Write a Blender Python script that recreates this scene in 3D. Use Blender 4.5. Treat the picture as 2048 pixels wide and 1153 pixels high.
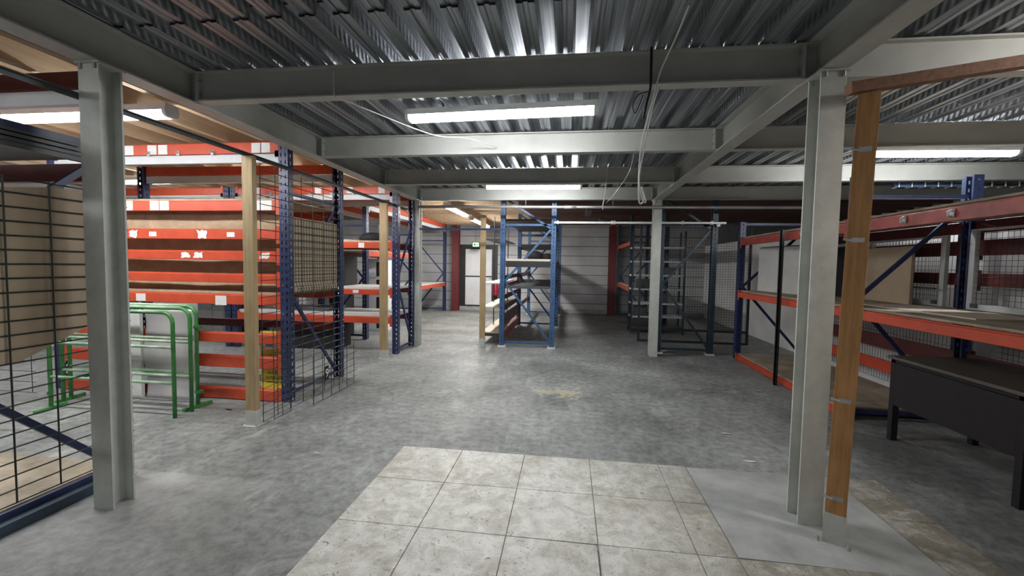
import bpy, math, random
from mathutils import Vector, Matrix
random.seed(7)
PI = math.pi
for o in list(bpy.data.objects):
    bpy.data.objects.remove(o)
sc = bpy.context.scene
col = sc.collection

# ------------------------------------------------------------------ camera
YAW, PITCH, ROLL, FPX = 0.130, 0.0539, 0.0162, 862.4
fw = Vector((-math.sin(YAW)*math.cos(PITCH), math.cos(YAW)*math.cos(PITCH), -math.sin(PITCH)))
rt = Vector((math.cos(YAW), math.sin(YAW), 0)); up = rt.cross(fw)
r2 = math.cos(ROLL)*rt + math.sin(ROLL)*up; u2 = -math.sin(ROLL)*rt + math.cos(ROLL)*up
cam = bpy.data.objects.new('camera', bpy.data.cameras.new('camera'))
m3 = Matrix((r2, u2, -fw)).transposed()
cam.matrix_world = Matrix.Translation((0, 0, 1.5)) @ m3.to_4x4()
cam.data.sensor_width = 36; cam.data.lens = 36*FPX/2048; cam.data.clip_start = 0.02
col.objects.link(cam); sc.camera = cam

# ------------------------------------------------------------------ world, exposure
w = bpy.data.worlds.new('world'); sc.world = w; w.use_nodes = True
w.node_tree.nodes['Background'].inputs[0].default_value = (.55, .6, .65, 1)
w.node_tree.nodes['Background'].inputs[1].default_value = 0.01
sc.view_settings.view_transform = 'Standard'; sc.view_settings.look = 'None'
sc.view_settings.gamma = 1; sc.view_settings.use_curve_mapping = False
sc.view_settings.exposure = 0.75
LAMP = 42.0

# ------------------------------------------------------------------ materials
def mat(name, c, rough=.6, metal=0., var=.12, scale=6., dark=None, bump=0., bscale=60., emit=0., coord='Object', stretch=(1,1,1), detail=4):
    m = bpy.data.materials.new(name); m.use_nodes = True
    nt = m.node_tree; b = nt.nodes['Principled BSDF']
    b.inputs['Roughness'].default_value = rough; b.inputs['Metallic'].default_value = metal
    b.inputs['Base Color'].default_value = (*c, 1)
    if emit:
        b.inputs['Emission Color'].default_value = (*c, 1); b.inputs['Emission Strength'].default_value = emit
        return m
    if var or bump:
        tc = nt.nodes.new('ShaderNodeTexCoord'); mp = nt.nodes.new('ShaderNodeMapping')
        mp.inputs['Scale'].default_value = stretch
        nt.links.new(tc.outputs[coord], mp.inputs[0])
    if var:
        n = nt.nodes.new('ShaderNodeTexNoise'); n.inputs['Scale'].default_value = scale; n.inputs['Detail'].default_value = detail
        n.inputs['Roughness'].default_value = .65
        nt.links.new(mp.outputs[0], n.inputs[0])
        r = nt.nodes.new('ShaderNodeValToRGB')
        d = dark or tuple(x*(1-var*2) for x in c)
        l = tuple(min(1, x*(1+var)) for x in c)
        r.color_ramp.elements[0].position = .3; r.color_ramp.elements[0].color = (*d, 1)
        r.color_ramp.elements[1].position = .68; r.color_ramp.elements[1].color = (*l, 1)
        nt.links.new(n.outputs[0], r.inputs[0]); nt.links.new(r.outputs[0], b.inputs['Base Color'])
    if bump:
        n2 = nt.nodes.new('ShaderNodeTexNoise'); n2.inputs['Scale'].default_value = bscale; n2.inputs['Detail'].default_value = 3
        nt.links.new(mp.outputs[0], n2.inputs[0])
        bp = nt.nodes.new('ShaderNodeBump'); bp.inputs['Strength'].default_value = bump; bp.inputs['Distance'].default_value = .01
        nt.links.new(n2.outputs[0], bp.inputs['Height']); nt.links.new(bp.outputs[0], b.inputs['Normal'])
    return m

M = {}
M['grey_steel'] = mat('grey_painted_steel', (.465,.472,.44), .5, var=.06, scale=3, bump=.05)
M['old_steel'] = mat('scuffed_grey_steel', (.51,.525,.485), .55, var=.10, scale=5, bump=.08)
M['blue'] = mat('blue_enamel', (.022,.035,.105), .4, var=.15, scale=9)
M['lightblue'] = mat('mid_blue_enamel', (.045,.11,.235), .4, var=.15, scale=9)
M['darkblue'] = mat('dark_petrol_enamel', (.028,.05,.075), .45, var=.15, scale=9)
M['orange'] = mat('orange_red_enamel', (.54,.075,.032), .38, var=.10, scale=5)
M['maroon'] = mat('maroon_enamel', (.14,.026,.027), .45, var=.15, scale=6)
M['redold'] = mat('worn_red_enamel', (.42,.07,.055), .45, var=.2, scale=7)
M['white_steel'] = mat('white_grey_steel', (.55,.57,.58), .45, var=.05, scale=4)
M['black_steel'] = mat('black_steel', (.02,.022,.025), .5, var=.1)
M['dark_steel'] = mat('dark_grey_steel', (.07,.075,.08), .45, var=.15)
M['wire'] = mat('green_black_wire', (.022,.032,.026), .45, var=.1)
M['chip'] = mat('chipboard', (.43,.31,.20), .85, var=.12, scale=8, bump=.1, bscale=200)
M['chip_dirty'] = mat('dusty_chipboard', (.36,.30,.22), .85, var=.25, scale=3, bump=.1, bscale=150)
M['card'] = mat('brown_cardboard', (.47,.37,.26), .9, var=.06, scale=3)
M['wood'] = mat('pine_stud', (.41,.30,.155), .7, var=.14, scale=5, stretch=(6,6,.6), bump=.1, bscale=20)
M['wood_orange'] = mat('stained_timber', (.43,.215,.075), .6, var=.18, scale=5, stretch=(6,6,.6), bump=.1, bscale=20)
M['wood_dark'] = mat('dark_timber', (.22,.10,.05), .7, var=.18, scale=6, stretch=(6,.6,6))
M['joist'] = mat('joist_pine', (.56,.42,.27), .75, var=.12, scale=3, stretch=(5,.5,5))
M['joist_dark'] = mat('dark_brown_joist', (.16,.09,.075), .8, var=.15, scale=3, stretch=(.5,5,5))  # darker, redder brown than the pale joists
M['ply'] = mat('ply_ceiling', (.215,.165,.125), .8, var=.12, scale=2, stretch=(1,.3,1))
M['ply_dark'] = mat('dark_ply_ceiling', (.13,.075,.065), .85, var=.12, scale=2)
M['paper'] = mat('white_paper', (.72,.72,.70), .8, var=.04, scale=20)
M['board_white'] = mat('white_laminate', (.62,.62,.60), .5, var=.06, scale=4)
M['board_cream'] = mat('cream_shelf_board', (.62,.54,.44), .6, var=.08, scale=4)
M['sheet'] = mat('satin_white_sheet', (.6,.58,.58), .3, metal=.35, var=.05, scale=3)
M['green'] = mat('green_enamel', (.06,.27,.065), .4, var=.15, scale=12)
M['green_worn'] = mat('green_paint_worn_white', (.55,.62,.52), .5, var=.1, scale=5, dark=(.07,.30,.08))
M['foot'] = mat('zinc', (.45,.45,.44), .5, metal=.6, var=.1)
M['white_plastic'] = mat('white_plastic', (.75,.76,.74), .4, var=.03)
M['yellow'] = mat('yellow_sign', (.75,.58,.04), .5, var=.08)
M['brown_metal'] = mat('dark_brown_metal', (.011,.0075,.0085), .8, var=.15, scale=12, bump=.15, bscale=120)
M['desk_top'] = mat('grey_brown_worktop', (.09,.075,.062), .5, var=.12, scale=5)
M['black'] = mat('black_cloth', (.015,.015,.017), .8, var=.1)
M['red_gloss'] = mat('extinguisher_red', (.45,.02,.05), .3, var=.04)
M['green_sign'] = mat('exit_green', (.02,.16,.05), .5, var=0)
M['sign_white'] = mat('sign_backlight', (.75,.85,.72), .5, var=0, emit=.7)
M['ink'] = mat('black_ink', (.02,.02,.02), .6, var=0)
M['redink'] = mat('dark_red_ink', (.30,.04,.02), .6, var=0)
M['blueink'] = mat('blue_ink', (.12,.2,.5), .6, var=0)
M['white_door'] = mat('white_door_paint', (.72,.74,.76), .45, var=.04, scale=3)
M['tube'] = mat('lamp_diffuser', (.97,.985,1.0), .4, var=0, emit=LAMP)
M['tube_small'] = mat('lamp_diffuser_warm', (1.0,.97,.93), .4, var=0, emit=LAMP*1.7)
M['tube_dim'] = mat('lamp_diffuser_dim', (.97,.985,1.0), .4, var=0, emit=LAMP*.6)
M['cable_white'] = mat('white_cable', (.7,.7,.66), .5, var=0)
M['blue_plastic'] = mat('blue_plastic', (.08,.18,.5), .4, var=.05)
M['cement'] = mat('concrete_kerb', (.40,.40,.40), .9, var=.12, scale=6, bump=.2)

def floor_mat():
    m = bpy.data.materials.new('worn_concrete'); m.use_nodes = True; nt = m.node_tree; b = nt.nodes['Principled BSDF']
    N, L = nt.nodes.new, nt.links.new
    tc = N('ShaderNodeTexCoord')
    def noise(s, d=6, r=.6, st=(1,1,1), dist=0):
        mp = N('ShaderNodeMapping'); mp.inputs['Scale'].default_value = st; L(tc.outputs['Object'], mp.inputs[0])
        n = N('ShaderNodeTexNoise'); n.inputs['Scale'].default_value = s; n.inputs['Detail'].default_value = d
        n.inputs['Roughness'].default_value = r; n.inputs['Distortion'].default_value = dist; L(mp.outputs[0], n.inputs[0]); return n
    def ramp(src, a, ca, bb, cb):
        r = N('ShaderNodeValToRGB'); r.color_ramp.elements[0].position = a; r.color_ramp.elements[0].color = (*ca,1)
        r.color_ramp.elements[1].position = bb; r.color_ramp.elements[1].color = (*cb,1); L(src, r.inputs[0]); return r
    def mix(kind, f, a, c):
        x = N('ShaderNodeMix'); x.data_type = 'RGBA'; x.blend_type = kind
        if isinstance(f, float): x.inputs[0].default_value = f
        else: L(f, x.inputs[0])
        L(a, x.inputs[6]); L(c, x.inputs[7]) if not isinstance(c, tuple) else setattr(x.inputs[7], 'default_value', (*c,1))
        return x
    n1 = noise(.9, 8, .62); r1 = ramp(n1.outputs[0], .36, (.155,.162,.155), .66, (.35,.36,.345))
    n2 = noise(14, 6, .7); r2_ = ramp(n2.outputs[0], .35, (.58,.58,.58), .6, (1.08,1.08,1.08))
    x = mix('MULTIPLY', 1.0, r1.outputs[0], r2_.outputs[0])
    n3 = noise(3.2, 8, .75, (1,.55,1), .6); r3 = ramp(n3.outputs[0], .55, (0,0,0), .68, (.7,.7,.7))
    x = mix('MIX', r3.outputs[0], x.outputs[2], (.42,.42,.40))
    n4 = noise(5.5, 8, .8, (.5,1,1), 1.2); r4 = ramp(n4.outputs[0], .60, (0,0,0), .68, (.8,.8,.8))
    x = mix('MIX', r4.outputs[0], x.outputs[2], (.075,.075,.07))
    # ochre paint smears beside the aisle centre
    n5 = noise(2.3, 4, .7, (1,1,1), .4)
    gx = N('ShaderNodeMapping'); gx.vector_type = 'POINT'; gx.inputs['Location'].default_value = (.05,-5.05,0); gx.inputs['Scale'].default_value = (1,1,1)
    L(tc.outputs['Object'], gx.inputs[0]); vl = N('ShaderNodeVectorMath'); vl.operation = 'LENGTH'; L(gx.outputs[0], vl.inputs[0])
    ma = N('ShaderNodeMath'); ma.operation = 'ADD'; L(vl.outputs['Value'], ma.inputs[0]); mb = N('ShaderNodeMath'); mb.operation='MULTIPLY'; mb.inputs[1].default_value = 1.9
    L(n5.outputs[0], mb.inputs[0]); L(mb.outputs[0], ma.inputs[1])
    r5 = ramp(ma.outputs[0], 1.05, (.7,.7,.7), 1.2, (0,0,0))
    r5.color_ramp.elements[0].position = .0
    ms = N('ShaderNodeMapRange'); ms.inputs['From Min'].default_value = 1.02; ms.inputs['From Max'].default_value = 1.12; ms.inputs['To Min'].default_value = .65; ms.inputs['To Max'].default_value = 0
    L(ma.outputs[0], ms.inputs['Value'])
    x = mix('MIX', ms.outputs[0], x.outputs[2], (.46,.43,.28))
    sp = N('ShaderNodeSeparateXYZ'); L(tc.outputs['Object'], sp.inputs[0])
    def mrg(src, a0, a1):
        q = N('ShaderNodeMapRange'); q.inputs['From Min'].default_value = a0; q.inputs['From Max'].default_value = a1; q.inputs['To Min'].default_value = 0; q.inputs['To Max'].default_value = 1; L(src, q.inputs['Value']); return q.outputs[0]
    def mul(a_, c_):
        q = N('ShaderNodeMath'); q.operation = 'MULTIPLY'; L(a_, q.inputs[0])
        if isinstance(c_, float): q.inputs[1].default_value = c_
        else: L(c_, q.inputs[1])
        return q.outputs[0]
    mk = mul(mul(mul(mrg(sp.outputs[1], 2.64, 2.61), mrg(sp.outputs[0], -1.7, -2.5)), mrg(sp.outputs[1], 1.3, 2.2)), mrg(n3.outputs[0], .25, .6))
    x = mix('MIX', mul(mk, .55), x.outputs[2], (.48,.48,.46))
    L(x.outputs[2], b.inputs['Base Color'])
    rr = ramp(n3.outputs[0], .3, (.42,.42,.42), .7, (.68,.68,.68)); L(rr.outputs[0], b.inputs['Roughness'])
    bp = N('ShaderNodeBump'); bp.inputs['Strength'].default_value = .22; bp.inputs['Distance'].default_value = .01
    L(n2.outputs[0], bp.inputs['Height']); L(bp.outputs[0], b.inputs['Normal'])
    return m
M['floor'] = floor_mat()

def tile_mat():
    m = bpy.data.materials.new('marbled_tile'); m.use_nodes = True; nt = m.node_tree; b = nt.nodes['Principled BSDF']
    N, L = nt.nodes.new, nt.links.new; tc = N('ShaderNodeTexCoord')
    def noise(s, d, r, dist=0):
        n = N('ShaderNodeTexNoise'); n.inputs['Scale'].default_value = s; n.inputs['Detail'].default_value = d; n.inputs['Roughness'].default_value = r
        n.inputs['Distortion'].default_value = dist; L(tc.outputs['Object'], n.inputs[0]); return n
    def ramp(src, a, ca, bb, cb):
        r = N('ShaderNodeValToRGB'); r.color_ramp.elements[0].position = a; r.color_ramp.elements[0].color = (*ca,1)
        r.color_ramp.elements[1].position = bb; r.color_ramp.elements[1].color = (*cb,1); L(src, r.inputs[0]); return r
    a = noise(9, 8, .7, .5); ra = ramp(a.outputs[0], .3, (.40,.39,.34), .60, (.68,.67,.62))
    c = noise(2.1, 8, .78, .5); rc = ramp(c.outputs[0], .50, (0,0,0), .66, (.8,.8,.8))
    x = N('ShaderNodeMix'); x.data_type = 'RGBA'; L(rc.outputs[0], x.inputs[0]); L(ra.outputs[0], x.inputs[6]); x.inputs[7].default_value = (.30,.27,.19,1)
    d = noise(20, 5, .75, 2.5); rd = ramp(d.outputs[0], .585, (0,0,0), .64, (.9,.9,.9))
    y = N('ShaderNodeMix'); y.data_type = 'RGBA'; L(rd.outputs[0], y.inputs[0]); L(x.outputs[2], y.inputs[6]); y.inputs[7].default_value = (.16,.15,.12,1)
    # dirtier towards the worn strip by the right-hand column (the soiling is on the tiles themselves)
    sx = N('ShaderNodeSeparateXYZ'); L(tc.outputs['Object'], sx.inputs[0])
    mr = N('ShaderNodeMapRange'); mr.inputs['From Min'].default_value = .35; mr.inputs['From Max'].default_value = 1.1
    mr.inputs['To Min'].default_value = 0; mr.inputs['To Max'].default_value = .75; L(sx.outputs[0], mr.inputs['Value'])
    e = noise(4.5, 8, .8, .8); re_ = ramp(e.outputs[0], .36, (0,0,0), .54, (1,1,1))
    mm = N('ShaderNodeMath'); mm.operation = 'MULTIPLY'; L(mr.outputs[0], mm.inputs[0]); L(re_.outputs[0], mm.inputs[1])
    z = N('ShaderNodeMix'); z.data_type = 'RGBA'; L(mm.outputs[0], z.inputs[0]); L(y.outputs[2], z.inputs[6]); z.inputs[7].default_value = (.17,.145,.10,1)
    L(z.outputs[2], b.inputs['Base Color']); b.inputs['Roughness'].default_value = .5
    bp = N('ShaderNodeBump'); bp.inputs['Strength'].default_value = .15; bp.inputs['Distance'].default_value = .005
    L(a.outputs[0], bp.inputs['Height']); L(bp.outputs[0], b.inputs['Normal'])
    return m
M['tile'] = tile_mat()
M['patch'] = mat('smooth_cement_patch', (.41,.42,.405), .6, var=.16, scale=3.5, bump=.15, bscale=25, detail=8)

def deck_mat(name, web):
    m = bpy.data.materials.new(name); m.use_nodes = True; nt = m.node_tree; b = nt.nodes['Principled BSDF']
    N, L = nt.nodes.new, nt.links.new; tc = N('ShaderNodeTexCoord')
    mp = N('ShaderNodeMapping'); mp.inputs['Scale'].default_value = (70,.8,10); L(tc.outputs['Object'], mp.inputs[0])
    n = N('ShaderNodeTexNoise'); n.inputs['Scale'].default_value = 1; n.inputs['Detail'].default_value = 3; L(mp.outputs[0], n.inputs[0])
    r = N('ShaderNodeValToRGB'); r.color_ramp.elements[0].position = .3; r.color_ramp.elements[0].color = (.20,.22,.24,1)
    r.color_ramp.elements[1].position = .7; r.color_ramp.elements[1].color = (.52,.55,.59,1)
    L(n.outputs[0], r.inputs[0]); L(r.outputs[0], b.inputs['Base Color'])
    b.inputs['Metallic'].default_value = .7; b.inputs['Roughness'].default_value = .38
    bp = N('ShaderNodeBump'); bp.inputs['Distance'].default_value = .006
    if web:
        w_ = N('ShaderNodeTexWave'); w_.bands_direction = 'DIAGONAL'; w_.inputs['Scale'].default_value = 11; w_.inputs['Distortion'].default_value = 0
        mq = N('ShaderNodeMapping'); mq.inputs['Scale'].default_value = (0,1,.7); L(tc.outputs['Object'], mq.inputs[0]); L(mq.outputs[0], w_.inputs[0])
        bp.inputs['Strength'].default_value = 1.0; L(w_.outputs[1], bp.inputs['Height'])
    else:
        bp.inputs['Strength'].default_value = .12; L(n.outputs[0], bp.inputs['Height'])
    L(bp.outputs[0], b.inputs['Normal'])
    return m
M['deck'] = deck_mat('galvanised_deck', False); M['deck_web'] = deck_mat('galvanised_deck_embossed', True)

def plank_wall(name, c, pitch=.235):
    m = bpy.data.materials.new(name); m.use_nodes = True; nt = m.node_tree; b = nt.nodes['Principled BSDF']
    N, L = nt.nodes.new, nt.links.new; tc = N('ShaderNodeTexCoord'); sx = N('ShaderNodeSeparateXYZ'); L(tc.outputs['Object'], sx.inputs[0])
    dv = N('ShaderNodeMath'); dv.operation = 'DIVIDE'; dv.inputs[1].default_value = pitch; L(sx.outputs[2], dv.inputs[0])
    fr = N('ShaderNodeMath'); fr.operation = 'FRACT'; L(dv.outputs[0], fr.inputs[0])
    r = N('ShaderNodeValToRGB'); r.color_ramp.interpolation = 'CONSTANT'
    r.color_ramp.elements[0].color = (.10,.10,.10,1); r.color_ramp.elements[1].position = .05; r.color_ramp.elements[1].color = (1,1,1,1); L(fr.outputs[0], r.inputs[0])
    n = N('ShaderNodeTexNoise'); n.inputs['Scale'].default_value = 3; n.inputs['Detail'].default_value = 6; L(tc.outputs['Object'], n.inputs[0])
    q = N('ShaderNodeValToRGB'); q.color_ramp.elements[0].position = .3; q.color_ramp.elements[0].color = (*[x*.84 for x in c],1); q.color_ramp.elements[1].position = .7; q.color_ramp.elements[1].color = (*c,1); L(n.outputs[0], q.inputs[0])
    x = N('ShaderNodeMix'); x.data_type = 'RGBA'; x.blend_type = 'MULTIPLY'; x.inputs[0].default_value = 1; L(q.outputs[0], x.inputs[6]); L(r.outputs[0], x.inputs[7])
    L(x.outputs[2], b.inputs['Base Color']); b.inputs['Roughness'].default_value = .6
    return m
M['planks'] = plank_wall('white_panel_wall', (.56,.57,.58), .30)
M['wallwhite'] = mat('white_render', (.72,.72,.71), .8, var=.06, scale=1.5)
M['wallgrey'] = mat('grey_render', (.25,.25,.26), .85, var=.1, scale=1.5)

# ------------------------------------------------------------------ mesh helpers
class MB:
    def __init__(s): s.v = []; s.f = []; s.mi = []; s.k = 0
    def add(s, vs, fs):
        n = len(s.v); s.v += [tuple(v) for v in vs]; s.f += [tuple(i+n for i in f) for f in fs]; s.mi += [s.k]*len(fs); return s
    def box(s, x0, y0, z0, x1, y1, z1):
        if x0 > x1: x0, x1 = x1, x0
        if y0 > y1: y0, y1 = y1, y0
        if z0 > z1: z0, z1 = z1, z0
        return s.add([(x0,y0,z0),(x1,y0,z0),(x1,y1,z0),(x0,y1,z0),(x0,y0,z1),(x1,y0,z1),(x1,y1,z1),(x0,y1,z1)],
              [(0,3,2,1),(4,5,6,7),(0,1,5,4),(1,2,6,5),(2,3,7,6),(3,0,4,7)])
    def bar(s, p, q, w_, t=None, ref=None):
        p, q = Vector(p), Vector(q); d = (q-p).normalized(); t = t or w_
        ref = Vector(ref) if ref else (Vector((0,0,1)) if abs(d.z) < .9 else Vector((1,0,0)))
        a = d.cross(ref).normalized(); b = a.cross(d).normalized()
        vs = []
        for c in (p, q):
            for i, j in ((-1,-1),(1,-1),(1,1),(-1,1)): vs.append(c + a*i*w_/2 + b*j*t/2)
        return s.add(vs, [(0,1,2,3),(7,6,5,4),(0,4,5,1),(1,5,6,2),(2,6,7,3),(3,7,4,0)])
    def tube(s, pts, r, n=8, closed=False):
        pts = [Vector(p) for p in pts]; rings = []
        prev = None
        for i, p in enumerate(pts):
            if closed: d = (pts[(i+1) % len(pts)]-pts[i-1]).normalized()
            else: d = (pts[min(i+1, len(pts)-1)]-pts[max(i-1, 0)]).normalized()
            if prev is None:
                ref = Vector((0,0,1)) if abs(d.z) < .9 else Vector((1,0,0)); a = d.cross(ref).normalized()
            else:
                a = (prev - d*prev.dot(d)).normalized()
            prev = a; b = d.cross(a)
            rings.append([p + (a*math.cos(2*PI*k/n)+b*math.sin(2*PI*k/n))*r for k in range(n)])
        vs = [v for R in rings for v in R]; fs = []
        m = len(rings)
        for i in range(m if closed else m-1):
            j = (i+1) % m
            for k in range(n): fs.append((i*n+k, i*n+(k+1) % n, j*n+(k+1) % n, j*n+k))
        if not closed: fs += [tuple(reversed(range(n))), tuple(range((m-1)*n, m*n))]
        return s.add(vs, fs)
    def prism(s, prof, axis, a, b):
        def P(u, v, t): return {'x': (t,u,v), 'y': (u,t,v), 'z': (u,v,t)}[axis]
        n = len(prof); vs = [P(u,v,a) for u,v in prof]+[P(u,v,b) for u,v in prof]
        fs = [tuple(range(n))[::-1], tuple(range(n,2*n))]+[(i,(i+1)%n,n+(i+1)%n,n+i) for i in range(n)]
        return s.add(vs, fs)
    def lathe(s, prof, c=(0,0,0), n=20):
        vs = []; fs = []
        for r, z in prof:
            for k in range(n): vs.append((c[0]+r*math.cos(2*PI*k/n), c[1]+r*math.sin(2*PI*k/n), c[2]+z))
        for i in range(len(prof)-1):
            for k in range(n): fs.append((i*n+k, i*n+(k+1)%n, (i+1)*n+(k+1)%n, (i+1)*n+k))
        return s.add(vs, fs)
    def mesh(s, name, mats, smooth=False):
        me = bpy.data.meshes.new(name); me.from_pydata(s.v, [], s.f)
        for m in (mats if isinstance(mats, (list, tuple)) else [mats]): me.materials.append(M[m])
        for p, i in zip(me.polygons, s.mi): p.material_index = i; p.use_smooth = smooth
        me.update(); return me
    def obj(s, name, mats, parent=None, bevel=0., smooth=False):
        o = bpy.data.objects.new(name, s.mesh(name, mats, smooth)); col.objects.link(o)
        if parent: o.parent = parent
        if bevel:
            b = o.modifiers.new('bevel', 'BEVEL'); b.width = bevel; b.segments = 2; b.limit_method = 'ANGLE'
        return o
def link(name, me, parent=None, loc=(0,0,0)):
    o = bpy.data.objects.new(name, me); col.objects.link(o); o.location = loc
    if parent: o.parent = parent
    return o
def tag(o, label=None, cat=None, group=None, kind=None):
    if label: o['label'] = label
    if cat: o['category'] = cat
    if group: o['group'] = group
    if kind: o['kind'] = kind
    return o
def thing(name, label, cat, loc=(0,0,0), rz=0, group=None):
    o = bpy.data.objects.new(name, None); o.empty_display_size = .1; col.objects.link(o); o.location = loc; o.rotation_euler = (0,0,rz)
    return tag(o, label, cat, group)
def box(name, m, x0, y0, z0, x1, y1, z1, parent=None, bevel=0.):
    return MB().box(x0,y0,z0,x1,y1,z1).obj(name, m, parent, bevel)
def struct(o): o['kind'] = 'structure'; return o

# ------------------------------------------------------------------ room shell
struct(box('floor', 'floor', -8.8, -3, -.2, 7.2, 14, 0))
struct(box('wall_back', 'planks', -8.8, 13.75, 0, 7.2, 13.95, 3.4))
struct(box('wall_front', 'wallgrey', -8.8, -3.2, 0, 7.2, -3, 3.4))
struct(box('wall_left', 'wallwhite', -8.8, -3, 0, -8.6, 13.75, 3.4))
struct(box('wall_right', 'wallwhite', 7.0, -3, 0, 7.2, 13.75, 3.4))
struct(box('wall_divider', 'wallwhite', 4.08, 3.0, 0, 4.2, 13.75, 2.16))
struct(box('trim_1', 'cement', -4.9, 13.6, 0, -1.6, 13.75, .13, bevel=.01))
struct(box('trim_2', 'cement', -1.55, 13.62, 0, 4.05, 13.75, .12, bevel=.01))
struct(box('wall_upper', 'wallgrey', 4.2, 13.0, 0, 7.0, 13.2, 3.4))

# timber ceilings
struct(box('ceiling', 'ply', -8.6, -3, 2.92, -2.80, 7.62, 2.98))
struct(box('ceiling', 'ply', -8.6, 7.62, 2.92, -1.0, 13.75, 2.98))
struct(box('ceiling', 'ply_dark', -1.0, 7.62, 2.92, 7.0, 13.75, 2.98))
# corrugated steel deck: trapezoid flutes running away from the camera
def deck_profile(x0, x1, zb):
    pr = []; x = x0
    while x < x1:
        for dx, dz in ((0,0),(.030,0),(.035,.007),(.057,.007),(.062,0),(.092,0),(.108,.07),(.184,.07)):
            pr.append((x+dx, zb+dz, dz))
        x += .2
    pr.append((x, zb, 0))
    return pr
def deck(x0, x1, y0, y1, zb):
    b = MB(); pr = deck_profile(x0, x1, zb); n = len(pr)
    for i in range(n-1):
        (xa,za,da),(xb,zb_,db) = pr[i], pr[i+1]
        b.k = 1 if abs(da-db) > .05 else 0
        b.add([(xa,y0,za),(xb,y0,zb_),(xb,y1,zb_),(xa,y1,za)], [(3,2,1,0)])
    o = b.obj('ceiling', ['deck','deck_web']); so = o.modifiers.new('thick', 'SOLIDIFY'); so.thickness = .0015; so.offset = 1
    return struct(o)
deck(-2.9, 6.95, 2.27, 7.66, 2.842)
deck(-2.9, 6.95, -3.0, 2.36, 2.856)
struct(box('ceiling', 'wallgrey', -2.8, -3, 2.94, 7.0, 7.62, 2.98))

# ------------------------------------------------------------------ steel columns and beams
def ibeam(axis, a, b, c0, c1, z0, z1, tf=.010, tw=.008):
    m = MB(); cm = (c0+c1)/2
    prof = [(c0,z0),(c1,z0),(c1,z0+tf),(cm+tw/2,z0+tf),(cm+tw/2,z1-tf),(c1,z1-tf),(c1,z1),(c0,z1),(c0,z1-tf),(cm-tw/2,z1-tf),(cm-tw/2,z0+tf),(c0,z0+tf)]
    m.prism(prof, axis, a, b); return m
def hcol(name, label, x0, y0, z1, m='old_steel', w_=.133, grp='grey steel mezzanine columns'):
    t = thing(name, label, 'column', (x0, y0, 0), 0, grp)
    tf = .011; c = w_/2
    prof = [(0,0),(w_,0),(w_,tf),(c+.004,tf),(c+.004,w_-tf),(w_,w_-tf),(w_,w_),(0,w_),(0,w_-tf),(c-.004,w_-tf),(c-.004,tf),(0,tf)]
    MB().prism(prof, 'z', 0.0, z1).obj('column_shaft', m, t)
    box('cap_plate', m, -.012, -.012, z1, w_+.012, w_+.012, z1+.012, t)
    b = MB()
    for x in (.02, w_-.02):
        for y in (-.004, w_-.01): b.tube([(x,y,z1-.03),(x,y,z1)], .009, 6)
    b.obj('bolt', 'foot', t)
    return t
ZB = 2.612; ZT = 2.84
hcol('steel_column', 'grey H-section steel column in the left foreground', -2.788, 2.165, ZB-.013)
hcol('steel_column', 'grey H-section steel column standing in the cement patch at right', 1.366, 2.655, ZB-.013)
hcol('steel_column', 'far grey steel column at the left side of the aisle', -2.788, 7.45, ZB-.013)
hcol('steel_column', 'far grey steel column in front of the dark mesh enclosure', 1.366, 7.40, ZB-.013)
def beam(label, *a, **k):
    o = ibeam(*a, **k).obj('steel_beam', 'grey_steel'); tag(o, label, 'beam', 'grey steel ceiling beams'); return o
beam('long grey main beam running away on the left, over the left columns', 'y', -2.9, 7.62, -2.79, -2.655, ZB, ZT)
beam('long grey main beam running away on the right, over the right columns', 'y', -2.9, 7.62, 1.366, 1.50, ZB, ZT)
rows = [(-.4,'unseen nearest'),(2.80,'nearest'),(4.37,'second'),(5.98,'third'),(7.48,'farthest')]
for i, (y, nm) in enumerate(rows):
    o1 = beam(nm+' grey cross beam between the two long main beams', 'x', -2.717, 1.428, y, y+.09, ZB+.011, ZT-.011)
    o2 = beam(nm+' grey cross beam right of the right main beam', 'x', 1.438, 6.98, y, y+.09, ZB+.011, ZT-.011)
    for o_, xs in ((o1, (-2.64, 1.345)), (o2, (1.52,))):
        for x in xs:
            b = MB(); b.box(x-.006,y-.004,ZB+.022,x+.006,y+.002,ZT-.022)
            for zz in (ZB+.06, ZT-.06): b.box(x-.03,y+.03,zz-.008,x-.004,y+.035,zz+.008)
            MB().box(x-.006,y-.004,ZB+.022,x+.006,y+.04,ZT-.022).obj('end_plate', 'old_steel', o_)
            for zz in (ZB+.07, ZT-.07): MB().tube([(x-.02,y+.02,zz),(x+.02,y+.02,zz)], .009, 6).obj('bolt', 'foot', o_)
# ------------------------------------------------------------------ timber joists
me = MB().box(-.03, 0, 0, .03, 7.6-1.4, .18).mesh('timber_joist', 'joist')
for i in range(13):
    x = -3.15-.42*i
    o = link('timber_joist', me, None, (x, 1.35, 2.737)); tag(o, 'pale timber joist running under the left ceiling boards, over the racks', 'joist', 'joists over the left racks')
meb = MB().box(0, -.03, 0, 3.75, .03, .18).mesh('timber_joist', 'joist')
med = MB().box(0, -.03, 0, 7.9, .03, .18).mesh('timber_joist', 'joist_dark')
for i in range(13):
    y = 7.95+.45*i
    o = link('timber_joist', meb, None, (-4.85, y, 2.737)); tag(o, 'pale timber joist across the lit ceiling in front of the door', 'joist', 'joists before the exit door')
    o = link('timber_joist', med, None, (-1.05, y, 2.737)); tag(o, 'dark timber joist across the unlit back right ceiling', 'joist', 'dark joists at back right')

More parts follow.
